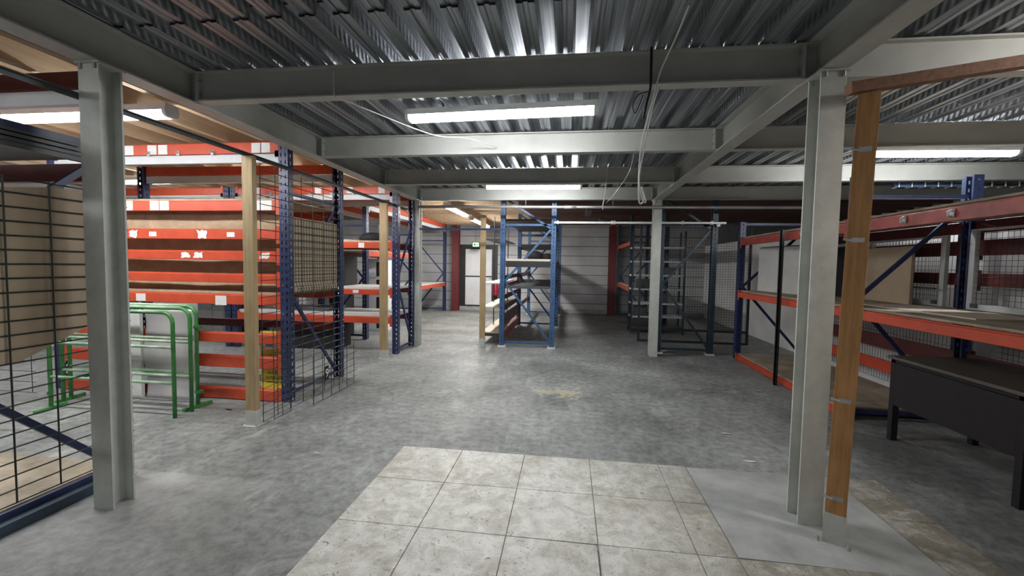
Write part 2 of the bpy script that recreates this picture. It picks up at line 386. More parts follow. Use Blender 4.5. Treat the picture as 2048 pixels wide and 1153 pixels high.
# ------------------------------------------------------------------ tiles and patch
def tiles():
    b = MB(); g = .0025; t = .007
    xs = [-1.30,-.81,-.31,.19,.70,.90]; xr = [.90,1.4,1.9,2.2]
    ys = [3.31,2.79,2.28,1.78,1.28,.78]
    def tl(x0,y0,x1,y1, lift=0):
        if lift:
            b.add([(x0+g,y0+g,0),(x1-g,y0+g,0),(x1-g-.008,y1-g-.034,.014),(x0+g,y1-g,0),
                   (x0+g,y0+g,t),(x1-g,y0+g,t),(x1-g-.008,y1-g-.034,t+.020),(x0+g,y1-g,t)],
                  [(0,3,2,1),(4,5,6),(4,6,7),(0,1,5,4),(1,2,6,5),(2,3,7,6),(3,0,4,7)])
        else: b.box(x0+g,y0+g,0,x1-g,y1-g,t)
    for j in range(5):
        for i in range(5):
            y1, y0 = ys[j], ys[j+1]
            tl(xs[i], y0, xs[i+1], y1, lift=(j == 2 and i == 3-1))
        for i in range(3):
            y1, y0 = ys[j], ys[j+1]
            if j < 2:
                if i == 2:
                    tl(1.905, y0, 2.2, y1)
            else: tl(xr[i], y0, xr[i+1], y1)
    o = b.obj('floor', 'tile', None, bevel=.0012); struct(o)
tiles()
b = MB(); b.add([(.905,3.30,0),(1.9,3.30,0),(1.9,2.31,0),(1.86,2.27,0),(.905,2.29,0),(.905,3.30,.006),(1.9,3.30,.006),(1.9,2.31,.006),(1.86,2.27,.006),(.905,2.29,.006)],
   [(5,6,7,8,9)[::-1],(0,1,6,5),(1,2,7,6),(2,3,8,7),(3,4,9,8),(4,0,5,9)])
struct(b.obj('floor', 'patch'))
b = MB()
b.add([(x, y, .0015) for x, y in ((-3.1,1.7),(-1.75,1.7),(-1.5,2.1),(-1.65,2.55),(-2.1,2.62),(-2.9,2.62))], [(0,1,2,3,4,5)])
# ------------------------------------------------------------------ racks
def post_mesh(H, m, W=.1, D=.085):
    b = MB(); t = .003
    def plate(axis, cuts, holes, pitch, hh, off):
        z = .02; rows_ = []
        zs = [0.0]
        while z+hh < H-.02:
            rows_.append((z, z+hh)); z += pitch
        last = 0.
        def q(u0, u1, z0, z1):
            if axis == 'f': b.add([(u0,off,z0),(u1,off,z0),(u1,off,z1),(u0,off,z1)], [(0,1,2,3)])
            else: b.add([(off,u0,z0),(off,u1,z0),(off,u1,z1),(off,u0,z1)], [(0,1,2,3)] if off > 0 else [(3,2,1,0)])
        for i in range(len(cuts)-1):
            if i in holes:
                last = 0.
                for a, c in rows_:
                    q(cuts[i], cuts[i+1], last, a); last = c
                q(cuts[i], cuts[i+1], last, H)
            else: q(cuts[i], cuts[i+1], 0, H)
    plate('f', [0,.020,.033,.067,.080,W], (1,3), .075, .036, 0)
    plate('s', [0,.036,.050,D], (1,), .075, .034, 0)
    plate('s', [0,.036,.050,D], (1,), .075, .034, W)
    for x0, x1 in ((0,.02),(W-.02,W)): b.add([(x0,D,0),(x1,D,0),(x1,D,H),(x0,D,H)], [(3,2,1,0)])
    return b.mesh('upright_post', m)
_pc = {}
def post(H, m, parent, x, y, flip=False):
    k = (round(H,2), m)
    if k not in _pc: _pc[k] = post_mesh(H, m)
    o = link('upright_post', _pc[k], parent, (x+(.1 if flip else 0), y, 0)); o.rotation_euler = (0,0,PI if flip else 0)
    return o
def rack_beam(parent, x0, x1, y, z0, z1, m, s=1, conn=True):
    """s=1: beam on the front plane (face towards -y), s=-1: on the rear plane"""
    b = MB(); h = z1-z0; d = .045
    pr = [(0,0),(d,0),(d,h),(.018,h),(.018,h-.012),(0,h-.012)]
    pr = [(y+s*u, z0+v) for u, v in pr]
    b.prism(pr, 'x', x0, x1)
    if conn:
        for xa, xb in ((x0, x0+.045), (x1-.045, x1)):
            b.box(xa, y-s*.005, max(.002, z0-.045), xb, y+s*.004, z1+.03)
    o = b.obj('beam', m, parent); bv = o.modifiers.new('bevel','BEVEL'); bv.width = .003; bv.segments = 1
    return o
def sticker(bm, x, y, z, w_=.10, h=.09, torn=False):
    n = 16; vs = []
    for k in range(n):
        a = 2*PI*k/n; q = max(abs(math.cos(a)), abs(math.sin(a)))
        rr = 1/q*(random.uniform(.6,1.05) if torn else 1)
        vs.append((x+math.cos(a)*rr*w_/2, y-.0012, z+math.sin(a)*rr*h/2))
    b = MB(); b.add(vs+[(p[0], y+.0, p[2]) for p in vs], [tuple(range(n))]+[(i,i+n,(i+1)%n+n,(i+1)%n) for i in range(n)])
    return b.obj('sticker', 'paper', bm)
def rack(label, loc, rz, frames, H, D, front=(), rear=(), shelves=(), postm='blue', bracem=None, boff=.05, topbrace=False, fh=.006, node='front', group='pallet racks', frames_H=None, feet=True, name='pallet_rack', cat='rack'):
    t = thing(name, label, cat, loc, rz, group); bracem = bracem or postm
    for i, u in enumerate(frames):
        h = frames_H[i] if frames_H else H
        post(h, postm, t, u, 0); post(h, postm, t, u, D, flip=True)
        ya, yb = (.085, D-.085) if node == 'front' else (D-.085, .085)
        xm = u+boff
        zz = [.12, 1.2, 2.15, h-.05]
        P = [(xm, yb if k % 2 == 0 else ya, z) for k, z in enumerate(zz)]
        for k in range(3 if topbrace else 2):
            if P[k+1][2] > P[k][2]+.1: MB().bar(P[k], P[k+1], .022, .038).obj('brace', bracem, t)
        for z in (.08, 2.22):
            if z < h: MB().bar((xm,.085,z), (xm,D-.085,z), .022, .038).obj('brace', bracem, t)
        if feet:
            for y0, y1 in ((-.02,.12),(D-.12,D+.02)):
                MB().box(u-.02, y0, 0, u+.12, y1, fh).obj('foot_plate', 'foot' if fh < .02 else 'white_plastic', t)
    out = []
    for side, lst in ((1, front), (-1, rear)):
        for (bay, z0, z1, m) in lst:
            bays = range(len(frames)-1) if bay is None else [bay]
            for k in bays:
                o = rack_beam(t, frames[k]+.1, frames[k+1], 0.004 if side == 1 else D-.004, z0, z1, m, side)
                out.append((o, side, k, z0, z1))
    for (bay, z0, z1, m) in shelves:
        bays = range(len(frames)-1) if bay is None else [bay]
        for k in bays:
            box('shelf_board', m, frames[k]+.105, .03, z0+.0015, frames[k+1]-.005, D-.03, z1, t)
    return t, out

# --- row A: the stacked orange beams, seen face on
top = [(None,2.61,2.73,'orange'),(None,2.515,2.608,'white_steel')]
A, ab = rack('blue upright rack filled with rows of orange beams over chipboard, behind the green barriers', (-5.78,4.14,0), 0, [0,2.80], 2.735, 1.10,
    boff=.02, front=top+[(0,2.02,2.13,'orange'),(0,1.72,1.83,'orange'),(0,1.50,1.60,'orange'),(0,1.26,1.36,'orange'),(0,1.03,1.14,'orange'),(0,.62,.73,'orange'),(0,.35,.48,'orange'),(0,.01,.13,'orange')],
    rear=[(0,2.61,2.73,'orange'),(0,2.515,2.608,'white_steel'),(0,2.02,2.13,'orange'),(0,1.03,1.14,'orange'),(0,.62,.72,'maroon')],
    shelves=[(0,1.14,1.165,'chip'),(0,2.13,2.15,'chip')])
fr = {round(z0,2): o for o, s, k, z0, z1 in ab if s == 1}
for z, xs in ((2.61,(1.05,1.33,1.46,2.55,2.65)),(2.02,(1.02,1.34,1.46,2.55,2.66))):
    for x in xs: sticker(fr[z], x, .002, z+.055, .11, .10)
for z, xs in ((1.72,(1.07,1.90)),): 
    for x in xs: sticker(fr[z], x, .002, z+.05, .13, .10, True)
for x in (1.31,2.24): sticker(fr[1.72], x, .002, 1.77, .09, .05)
for x in (1.7,1.85,2.63): sticker(fr[1.5], x, .002, 1.55, .12, .07, True)
sticker(fr[1.03], 1.14, .002, 1.08, .12, .08); sticker(fr[1.03], 2.11, .002, 1.07, .13, .10)
# bolts / bent clips hanging from the mezzanine edge beams
def clips(parent, x0, n, y, z, s=1):
    for k in range(n):
        x = x0+k*.36+random.uniform(-.03,.03)
        b = MB(); b.box(x-.018, y-.006, z, x+.018, y+.0, z+.05); b.tube([(x-.02,y-.02,z+.045),(x+.02,y-.03,z+.02)], .006, 6)
        b.obj('clip', 'foot', parent)
clips(fr[2.61], .95, 5, .003, 2.60)
# chipboard sheet standing behind the beams
def wavy_sheet(name, label, m, x0, x1, y, z0, z1, amp=.006, t=.012, cat='board', group=None):
    b = MB(); n = 40; vs = []
    for i in range(n+1):
        x = x0+(x1-x0)*i/n; dy = amp*math.sin(x*4.2)+amp*.5*math.sin(x*9)
        vs += [(x,y+dy,z0),(x,y+dy,z1+.006*math.sin(x*5)),(x,y+dy+t,z1+.006*math.sin(x*5)),(x,y+dy+t,z0)]
    fs = []
    for i in range(n):
        a = 4*i; fs += [(a,a+4,a+5,a+1),(a+1,a+5,a+6,a+2),(a+2,a+6,a+7,a+3),(a+3,a+7,a+4,a)]
    fs += [(0,1,2,3),(4*n+3,4*n+2,4*n+1,4*n)]
    b.add(vs, fs); return tag(b.obj(name, m, None, smooth=False), label, cat, group)
wavy_sheet('chipboard_sheet', 'large brown chipboard sheet standing behind the five upper orange beams', 'chip', -5.66, -3.0, 4.31, 1.167, 2.08)
# brown cardboard and fine mesh between the right-hand posts of row A
tag(box('cardboard_sheet', 'card', -2.925, 4.25, 1.17, -2.905, 5.12, 1.97), 'brown board standing on its edge behind fine mesh between two blue posts', 'board')

def wire_panel(label, name, plane, c, u0, u1, z0, z1, du, dz, r=.0023, group='wire mesh panels', bend=0., jit=0., m='wire', rot=None, vr=None, ripple=None):
    """plane 'x': panel in the plane x=c, u along y; plane 'y': in y=c, u along x"""
    b = MB(); vr = vr or r*1.25
    def P(u, z, off=0):
        v = c+off+(bend*math.sin((z-z0)/(z1-z0)*PI) if bend else 0)
        if ripple:
            for zc, hh, dd in ripple: v += dd*max(0, 1-abs(z-zc)/hh)
        return (v, u, z) if plane == 'x' else (u, v, z)
    z = z0; zl = []
    while z <= z1+1e-4: zl.append(z); z += dz
    if ripple: zf = sorted(set([round(q,3) for q in zl]+[zc for zc,_,_ in ripple]))
    else: zf = zl if bend else [z0, z1]
    for z in zl: b.tube([P(u0,z), P(u1,z)], r, 4)
    u = u0+.004
    while u <= u1+1e-4:
        b.tube([P(u, q, r*1.6) for q in (zf if zf[-1] >= z1-dz else zf+[z1])], vr, 4); u += du
    o = b.obj(name, m); return tag(o, label, 'mesh panel', group)
wire_panel('fine square wire mesh between the two blue posts of the stacked rack', 'wire_mesh', 'x', -2.893, 4.26, 5.12, 1.13, 2.02, .05, .075, r=.003, ripple=[(1.2,.05,.03)])
wire_panel('tall dark wire mesh panel fixed from the second timber stud past the blue posts', 'wire_mesh', 'x', -2.755, 3.56, 5.02, .02, 2.36, .20, .0765, r=.0034)
wire_panel('low offcut of wire mesh standing on the floor by the blue rack post', 'wire_mesh', 'x', -2.60, 4.10, 5.05, .01, .52, .17, .0765, r=.0032)
wire_panel('small end strip of wire mesh hanging off the timber stud', 'wire_mesh', 'x', -2.72, 3.66, 3.95, .01, .9, .12, .0765, r=.0032)
# --- row B
B, bb = rack('second blue rack row with grey boards, behind the stacked orange beams', (-5.72,6.69,0), 0, [0,2.88], 2.735, .80,
    front=top+[(0,1.73,1.83,'orange'),(0,.97,1.06,'orange'),(0,.50,.61,'orange')],
    rear=[(0,2.61,2.73,'orange'),(0,2.515,2.608,'white_steel'),(0,1.73,1.83,'maroon'),(0,.97,1.06,'maroon'),(0,.50,.61,'maroon')],
    shelves=[(0,1.83,1.86,'chip'),(0,1.06,1.10,'board_white'),(0,.61,.66,'board_white')])
fb = {round(z0,2): o for o, s, k, z0, z1 in bb if s == 1}
for x in (.5,1.1,1.6,2.15,2.7): sticker(fb[2.61], x, .002, 2.67, .11, .10)
clips(fb[2.61], .4, 6, .003, 2.60)
sticker(fb[1.73], 2.35, .002, 1.78, .10, .08); sticker(fb[.97], 2.25, .002, 1.02, .1, .05); sticker(fb[.97], 1.93, .002, 1.02, .06, .1)
# --- near left rack
Nr, nb = rack('near left rack with a low chipboard floor, cut off by the picture edge', (-5.86,1.30,0), 0, [0,2.78], 2.735, 1.26,
    front=[(0,2.61,2.73,'orange'),(0,2.01,2.13,'orange')], rear=[(0,2.01,2.128,'maroon'),(0,2.61,2.73,'maroon'),(0,2.515,2.608,'white_steel'),(0,.02,.07,'darkblue')],
    shelves=[(0,.07,.09,'chip_dirty')])
box('side_rail', 'darkblue', 2.83, .09, .0, 2.90, 1.17, .06, Nr)
box('top_side_rail', 'dark_steel', 2.79, .09, 2.10, 2.83, 1.17, 2.15, Nr)
# --- rows further left
rack('dim rack row standing further left beyond the stacked orange beams', (-8.55,6.69,0), 0, [0,2.7], 2.735, .80,
    front=top+[(0,1.73,1.83,'orange'),(0,.97,1.06,'orange')], rear=[(0,2.61,2.73,'orange')], shelves=[(0,1.06,1.1,'board_white')])
# --- back left rack, running away along the aisle
C, cb = rack('back left rack running towards the door, orange beam level with a pale board', (-3.85,7.85,0), PI/2, [0,2.68,5.35], 2.735, 1.0,
    front=[(None,2.61,2.73,'orange'),(None,2.515,2.608,'white_steel'),(1,.80,.90,'orange'),(0,1.62,1.72,'orange')],
    rear=[(None,2.61,2.73,'orange'),(None,2.515,2.608,'white_steel'),(1,.80,.90,'maroon'),(0,1.62,1.72,'maroon')],
    shelves=[(1,.90,.925,'board_white'),(0,1.72,1.74,'chip')])
# --- middle rack (blue frame in the aisle)
Md, mb_ = rack('mid blue frame rack standing in the aisle with maroon side beams and a pale shelf', (-.235,7.72,0), PI/2, [0,2.68,5.30], 2.735, 1.00,
    front=[(0,1.46,1.56,'black_steel'),(0,1.05,1.13,'dark_steel')],
    rear=[(0,1.22,1.30,'maroon'),(0,1.05,1.14,'maroon'),(0,.84,.93,'maroon'),(0,.63,.73,'maroon'),(0,.45,.56,'maroon'),(0,.33,.43,'maroon'),(0,.08,.24,'redold'),(1,.45,.55,'maroon'),(1,1.2,1.3,'orange'),(1,1.9,2.0,'orange')], node='rear', topbrace=True, fh=.025,
    shelves=[(0,1.57,1.61,'board_cream'),(1,1.5,1.53,'dark_steel'),(0,2.3,2.33,'black_steel')], postm='lightblue')
for u, z, h, m in ((.03,1.46,.11,'black_steel'),(.03,1.07,.05,'dark_steel'),(2.5,1.86,.13,'black_steel'),(2.5,1.07,.09,'dark_steel')):
    box('end_rail', m, u+.0, .1, z, u+.05, .90, z+h, Md)
box('shelf_board', 'board_cream', .03, .1, 1.57, .10, .9, 1.605, Md)
box('shelf_board', 'dark_steel', .10, .1, 1.09, 1.7, .9, 1.11, Md)
# frame right of the aisle
Fr, fb2 = rack('dark blue upright frame with white feet right of the far column', (2.48,7.70,0), PI/2, [0], 2.735, .95, postm='darkblue', node='rear', topbrace=True, fh=.025, name='pallet_rack', cat='frame', group='pallet racks')
# back right rack
rack('dim rack in the dark back right corner with one orange beam', (1.45,13.35,0), -PI/2, [0,2.6], 2.735, .9,
    front=[(0,2.02,2.12,'orange'),(0,.9,1.0,'redold')], rear=[(0,2.02,2.12,'maroon')], shelves=[(0,1.0,1.03,'chip')], postm='darkblue')
# --- right hand rack along the aisle
D_, db = rack('long right-hand rack along the aisle with orange edge beams and chipboard shelves', (2.75,7.56,0), -PI/2, [0,2.82,5.64], 2.42, 1.10,
    front=[(0,.01,.09,'orange'),(None,1.03,1.12,'orange'),(None,1.87,1.98,'redold')],
    rear=[(None,1.03,1.12,'maroon'),(None,1.87,1.98,'maroon'),(None,1.66,1.80,'maroon'),(None,1.37,1.49,'maroon'),(0,.56,.72,'maroon'),(0,.28,.42,'orange'),(0,.01,.09,'maroon'),(1,.60,.72,'maroon')],
    shelves=[(None,1.125,1.145,'chip_dirty'),(None,1.985,2.005,'chip_dirty'),(0,.09,.11,'chip_dirty')], postm='blue', node='front', frames_H=[2.25,2.42,2.3])
fd = [(o,k) for o, s, k, z0, z1 in db if s == 1 and abs(z0-1.87) < .01]
for (o,k), us in ((fd[0],(2.0,2.35)),(fd[1],(.1+2.82,.75+2.82,1.2+2.82))):
    for u in us:
        b = MB(); b.tube([(u,-.004,1.90),(u,-.028,1.905),(u,-.032,1.935),(u,-.004,1.95)], .008, 6); b.box(u-.02,-.006,1.895,u+.02,.0,1.955)
        b.obj('hook', 'foot', o)
# rear upright doubled: neighbouring rack's post standing back to back
tag(MB().box(3.87,4.80,0,3.96,4.90,2.43).obj('steel_stanchion', 'darkblue'), 'dark square post standing behind the right-hand rack shelf', 'post')
# thin black angle post in front of the right-hand rack
tag(MB().box(2.66,5.88,0,2.695,5.905,2.0).box(2.66,5.88,0,2.665,5.93,2.0).obj('angle_iron', 'black_steel'), 'thin black upright angle in front of the right-hand rack', 'post')

# ------------------------------------------------------------------ things on the right-hand rack
def lean_board(name, label, m, p, q, z0, h, t, dx=0):
    b = MB(); (x0,y0),(x1,y1) = p, q
    n = Vector((y1-y0, -(x1-x0), 0)).normalized()*t
    b.add([(x0,y0,z0),(x1,y1,z0),(x1+n.x,y1+n.y,z0),(x0+n.x,y0+n.y,z0),(x0+dx,y0,z0+h),(x1+dx,y1,z0+h),(x1+n.x+dx,y1+n.y,z0+h),(x0+n.x+dx,y0+n.y,z0+h)],
          [(0,3,2,1),(4,5,6,7),(0,1,5,4),(1,2,6,5),(2,3,7,6),(3,0,4,7)])
    return tag(b.obj(name, m, None, bevel=.003), label, 'board')
lean_board('white_board', 'white panel standing on the middle shelf of the right-hand rack, at its far end', 'board_white', (3.02,7.35), (3.20,6.45), 1.147, .68, .02)
lean_board('white_board', 'grey-white panel leaning behind the white one on the middle shelf at right', 'white_steel', (3.06,7.40), (3.27,6.44), 1.147, .70, .02)
lean_board('cardboard_sheet', 'brown cardboard panel standing on the right-hand rack shelf behind the orange timber stud', 'card', (3.62,5.95), (3.60,5.05), 1.147, .62, .03)
lean_board('black_board', 'black panel beside the brown cardboard on the right-hand rack shelf', 'black', (3.60,6.40), (3.62,6.00), 1.147, .66, .03)
# light metal gate frames with square mesh at the back of the right-hand rack
def gate(label, y0, y1, z0, z1, x):
    t = thing('mesh_gate', label, 'gate', (x, y0, z0), 0, 'pale framed mesh gates')
    W = y1-y0; H = z1-z0; b = MB(); f = .055
    b.box(-.02,0,0,.02,f,H); b.box(-.02,W-f,0,.02,W,H); b.box(-.02,f,0,.02,W-f,f); b.box(-.02,f,H-.02,.02,W-f,H)
    b.obj('gate_frame', 'white_steel', t, bevel=.004)
    m = MB(); z = f
    while z < H: m.tube([(0,f,z),(0,W-f,z)], .002, 4); z += .05
    y = f
    while y < W-f: m.tube([(.004,y,f),(.004,y,H)], .002, 4); y += .05
    m.obj('gate_mesh', 'wire', t)
    MB().box(-.035,W-.12,.02,-.02,W-.06,.06).box(-.035,.06,.02,-.02,.12,.06).obj('hinge', 'dark_steel', t)
gate('pale framed mesh gate behind the brown cardboard, left of the dark post', 4.84, 5.95, 1.15, 1.86, 3.74)
gate('pale framed mesh gate at the right picture edge, right of the dark post', 3.35, 4.58, 1.15, 1.90, 3.74)
MB_ = MB().tube([(3.66,4.85,1.33),(3.66,5.9,1.33)], .011, 6).tube([(3.66,5.55,1.33),(3.62,5.2,1.46)], .009, 6).tube([(3.66,5.55,1.33),(3.66,5.5,1.16)], .009, 6)
tag(MB_.obj('steel_rod', 'dark_steel'), 'dark thin steel rod lying across the mesh on the right-hand rack shelf', 'rod')
tag(MB().box(3.0,3.6,1.146,3.5,4.9,1.156).obj('pallet_board', 'board_cream'), 'pale thin sheet lying on the near part of the right-hand rack shelf', 'board')
# cable tray with blue and white cables, hung under the deck
t = thing('cable_tray', 'hung cable tray with white rungs and a blue cable at upper right', 'tray', (4.15,6.25,2.575))
for k in range(13): MB().box(.02+.15*k,-.05,.0,.035+.15*k,.05,.012).box(.02+.15*k,-.058,0,.035+.15*k,-.0545,.06).obj('rung', 'white_plastic', t)
MB().box(0,-.054,0,2.0,-.050,.012).box(0,.050,0,2.0,.054,.05).box(0,-.054,.05,2.0,-.05,.055).obj('tray_side', 'dark_steel', t)
MB().tube([(0,-.02,.03),(.8,-.02,.03)], .022, 8).obj('blue_cable', 'blue_plastic', t)
for x in (.3,1.6): MB().tube([(x,0,.01),(x,0,.29)], .004, 6).obj('hanger', 'foot', t)

# mesh fence at the far end of the right rack + dark enclosure gate
wire_panel('dark wire mesh fence behind the far end of the right-hand rack', 'wire_mesh', 'x', 3.99, 4.8, 7.5, .12, 2.1, .05, .20, r=.0022)
wire_panel('lower square mesh between rack shelves above the desk', 'wire_mesh', 'x', 4.03, 3.3, 4.6, .35, 1.1, .05, .05, r=.002)
def mesh_gate(label, x0, x1, y, z0, z1, rail):
    t = thing('enclosure_gate', label, 'gate', (x0,y,z0)); W = x1-x0; H = z1-z0
    b = MB(); f = .04
    b.box(0,-.02,0,f,.02,H).box(W-f,-.02,0,W,.02,H).box(f,-.02,0,W-f,.02,f).box(f,-.02,H-f,W-f,.02,H).box(f,-.02,rail,W-f,.02,rail+f)
    b.obj('gate_frame', 'black_steel', t)
    m = MB(); z = rail+.05
    while z < H-f: m.tube([(f,0,z),(W-f,0,z)], .0022, 4); z += .05
    x = f
    while x < W-f: m.tube([(x,.004,rail),(x,.004,H-f)], .0022, 4); x += .05
    m.obj('gate_mesh', 'wire', t)
    return t
mesh_gate('wide black framed mesh gate closing off the dark shelving, right of the far column', 1.40, 3.50, 8.90, .0, 2.42, .23)

# open steel shelving in the dark
t = thing('steel_shelving', 'open dark steel shelving with seven shelves standing in the dark enclosure', 'shelving', (1.42,9.95,0))
W, Dp = 1.12, .42
for x, y in ((0,0),(W,0),(0,Dp),(W,Dp)):
    MB().box(x-.018,y-.018,0,x+.018,y-.014,2.3).box(x-.018,y-.018,0,x-.014,y+.018,2.3).obj('post', 'darkblue', t)
for z in (.12,.36,.66,.98,1.29,1.60,1.91): box('shelf', 'white_steel' if z not in (.12,) else 'dark_steel', -.01,-.01,z,W+.01,Dp+.01,z+.035, t)
for z, a, c, h in ((1.02,.1,.5,.2),(.70,.55,.8,.22),(1.33,.6,.95,.16),(.40,.1,.35,.2)):
    tag(box('storage_box', 'dark_steel', 1.42+a, 10.05, z, 1.42+c, 10.30, z+h, bevel=.006), 'dark box standing on the steel shelving in the dark enclosure', 'box', 'dark boxes on the steel shelving')
# light shelving hung left of the mid rack
t = thing('side_shelving', 'pale boards on thin black rods beside the mid blue rack', 'shelving', (-1.62,7.98,0))
for z, y0, y1, m in ((.20,0,2.3,'board_cream'),(.68,0,2.0,'board_cream'),(1.13,0,2.2,'white_steel'),(1.98,.35,2.3,'dark_steel')):
    box('shelf_board', m, 0, y0, z, .34, y1, z+.022, t)
for x, y in ((.06,1.0),(.28,1.0),(.28,1.5),(.06,1.95)):
    MB().tube([(x,y,0),(x,y,2.5)], .011, 6).obj('rod', 'black_steel', t)
box('bracket', 'dark_steel', .02,.02,.14,.32,.06,.20, t)
# dark bundle on the mid rack shelf
b = MB(); b.lathe([(.001,0),(.13,.0),(.16,.06),(.13,.13),(.05,.16),(.001,.165)], (-.65,8.15,1.612), 14).lathe([(.001,0),(.1,.0),(.12,.05),(.08,.1),(.001,.12)], (-.42,8.2,1.612), 14)
tag(b.obj('cloth_bundle', 'black', None, smooth=True), 'black bundle lying on the pale shelf of the mid blue rack', 'bundle')

# ------------------------------------------------------------------ timber studs
def stud(label, x, y, z1, w_, d, m, zs=.14):
    t = thing('timber_stud', label, 'post', (x,y,0), 0, 'timber studs in steel shoes')
    MB().box(0,0,.02,w_,d,z1).obj('stud', m, t, bevel=.002)
    b = MB(); b.box(-.003,-.003,.006,w_+.003,0,zs).box(-.003,d,.006,w_+.003,d+.003,zs).box(-.003,0,.006,0,d,zs).box(w_,0,.006,w_+.003,d,zs)
    b.obj('post_shoe', 'old_steel', t)
    box('base_plate', 'old_steel', -.03,-.03,0,w_+.03,d+.03,.006, t)
    b = MB()
    for bx, by in ((-.02,-.02),(w_+.02,-.02)): b.tube([(bx,by,.0),(bx,by,.035)], .006, 6).tube([(bx,by,.018),(bx,by,.028)], .012, 6)
    b.obj('anchor_bolt', 'foot', t)
    return t
def hinge_parts(t, w_, zs, m='foot'):
    for z in zs:
        b = MB(); b.box(.022,-.004,z-.012,w_-.018,0,z+.012); b.tube([(-.012,-.012,z+.005),(.03,-.014,z-.004)], .007, 6); b.tube([(w_*.6,-.008,z),(w_*.6,-.002,z)], .008, 6)
        b.obj('latch', m, t)
stud('timber stud with a steel shoe in front of the stacked orange beams', -2.875, 3.50, 2.42, .10, .055, 'wood')
stud('timber stud in the left row, in front of the second rack', -2.90, 6.34, 2.42, .12, .055, 'wood')
stud('timber stud on the aisle floor left of the mid blue rack', -1.60, 7.70, 2.39, .10, .055, 'wood')
t = stud('orange-brown timber stud with metal latches beside the right foreground column', 1.432, 2.49, 2.42, .095, .06, 'wood_orange', .17)
t.matrix_world = Matrix.Translation((1.425,2.515,0)) @ Matrix.Rotation(.020, 4, 'Y') @ Matrix.Rotation(-.55, 4, 'Z')
hinge_parts(t, .095, (.26,.80,1.66,2.13))
tag(MB().bar((1.43,2.52,2.447),(2.75,2.50,2.615), .06, .055).obj('timber_batten', 'wood_dark', None), 'dark timber rail running from the orange stud towards the upper right corner', 'rail')
# dark steel rail linking the stud tops
b = MB().box(-2.873,1.0,2.452,-2.845,7.43,2.458).box(-2.873,1.0,2.425,-2.869,7.43,2.458)
tag(b.obj('angle_bar', 'dark_steel'), 'dark steel angle rail running along the tops of the left timber studs', 'rail')
tag(MB().box(-2.64,7.40,2.09,-.90,7.43,2.125).obj('blue_bar', 'blue'), 'thin blue rail from the far left column to the mid blue rack', 'rail')
tag(MB().tube([(-2.64,7.36,2.49),(3.6,7.36,2.47)], .024, 12).tube([(-.1,7.36,2.48),(.1,7.36,2.48)], .029, 12).tube([(-.75,7.36,2.51),(-.75,7.36,2.62)], .004, 6).tube([(.7,7.36,2.50),(.7,7.36,2.61)], .004, 6).obj('conduit_pipe', 'foot', None, smooth=True), 'grey pipe running across the aisle in front of the blue rack tops', 'pipe')
t = thing('lamp_trunking', 'white lamp trunking without tubes between the blue frames right of the aisle', 'light fitting', (-.27,7.632,2.235))
box('trunking_body', 'white_plastic', 0,0,0,2.86,.06,.035, t, bevel=.004)
for x in (.05,.98,1.02,2.15,2.62): box('clip', 'white_plastic', x,-.006,-.008,x+.025,.066,.05, t)
MB().lathe([(.001,-.05),(.03,-.045),(.035,-.01),(.03,0)], (2.74,.03,0), 12).obj('lamp_holder', 'white_plastic', t, smooth=True)

# ------------------------------------------------------------------ green crowd barriers
def barrier(label, xl, xr, y, h, feet=(1,1)):
    t = thing('crowd_barrier', label, 'barrier', (xl,y,0), 0, 'green crowd barriers')
    W = xr-xl; r = .10; R = .018
    pts = [(0,0,.0),(0,0,h-r)]+[(r-r*math.cos(a),0,h-r+r*math.sin(a)) for a in (PI/8,PI/4,3*PI/8,PI/2)]
    pts += [(W-r+r*math.sin(a),0,h-r+r*math.cos(a)) for a in (0,PI/8,PI/4,3*PI/8,PI/2)]+[(W,0,.0)]
    MB().tube(pts, R, 10).obj('hoop', 'green', t, smooth=True)
    MB().tube([(r,0,h+.003),(W-r,0,h+.003)], R*1.02, 10).obj('top_wear', 'green_worn', t, smooth=True)
    for z in (h-.33, h-.67): MB().tube([(0,0,z),(W,0,z)], R*.8, 8).obj('rail', 'green_worn', t, smooth=True)
    for x, s, q in ((0,-1,feet[0]),(W,1,feet[1])):
        if not q: continue
        MB().bar((x-.02*s,-.15,.018),(x+.02*s,.14,.018), .034, .03).obj('foot', 'green', t)
        for zc in (.15, h-.22): MB().box(x-.018,-.02,zc,x+.03*s+.02,.02,zc+.03).obj('coupling', 'green', t)
    return t
barrier('front green barrier with worn white top rail, before the stacked orange beams', -5.03, -3.66, 3.56, 1.0, (1,0))
barrier('middle green barrier nested behind the front one', -5.13, -3.655, 3.74, 1.02, (0,0))
barrier('rear green barrier standing nearest the orange beams', -5.20, -3.70, 3.86, 1.03)
# white sheet metal panels leaning against the rack
def metal_sheet(label, x0, x1, y, z0, z1):
    b = MB(); n = 24; vs = []
    for i in range(n+1):
        f = i/n; z = z0+(z1-z0)*f; dy = .02*math.sin(f*2*PI*1.5)
        yy = y+dy-.0*f
        vs += [(x0,yy,z),(x1,yy,z),(x1,yy+.012,z),(x0,yy+.012,z)]
    fs = []
    for i in range(n):
        a = 4*i
        for k in range(4): fs.append((a+k, a+(k+1)%4, a+4+(k+1)%4, a+4+k))
    fs += [(3,2,1,0),(4*n,4*n+1,4*n+2,4*n+3)]
    b.add(vs, fs); o = b.obj('metal_sheet', 'sheet', None, smooth=True); return tag(o, label, 'panel')
metal_sheet('dented satin white sheet panel leaning behind the green barriers', -4.50, -3.90, 4.045, .0, .97)
tag(MB().box(-5.15,4.02,.0,-4.53,4.06,.92).box(-5.15,4.015,.45,-4.53,4.02,.47).obj('metal_sheet', 'board_white', None, bevel=.004), 'flat white panel behind the barriers and the left foreground column', 'panel')
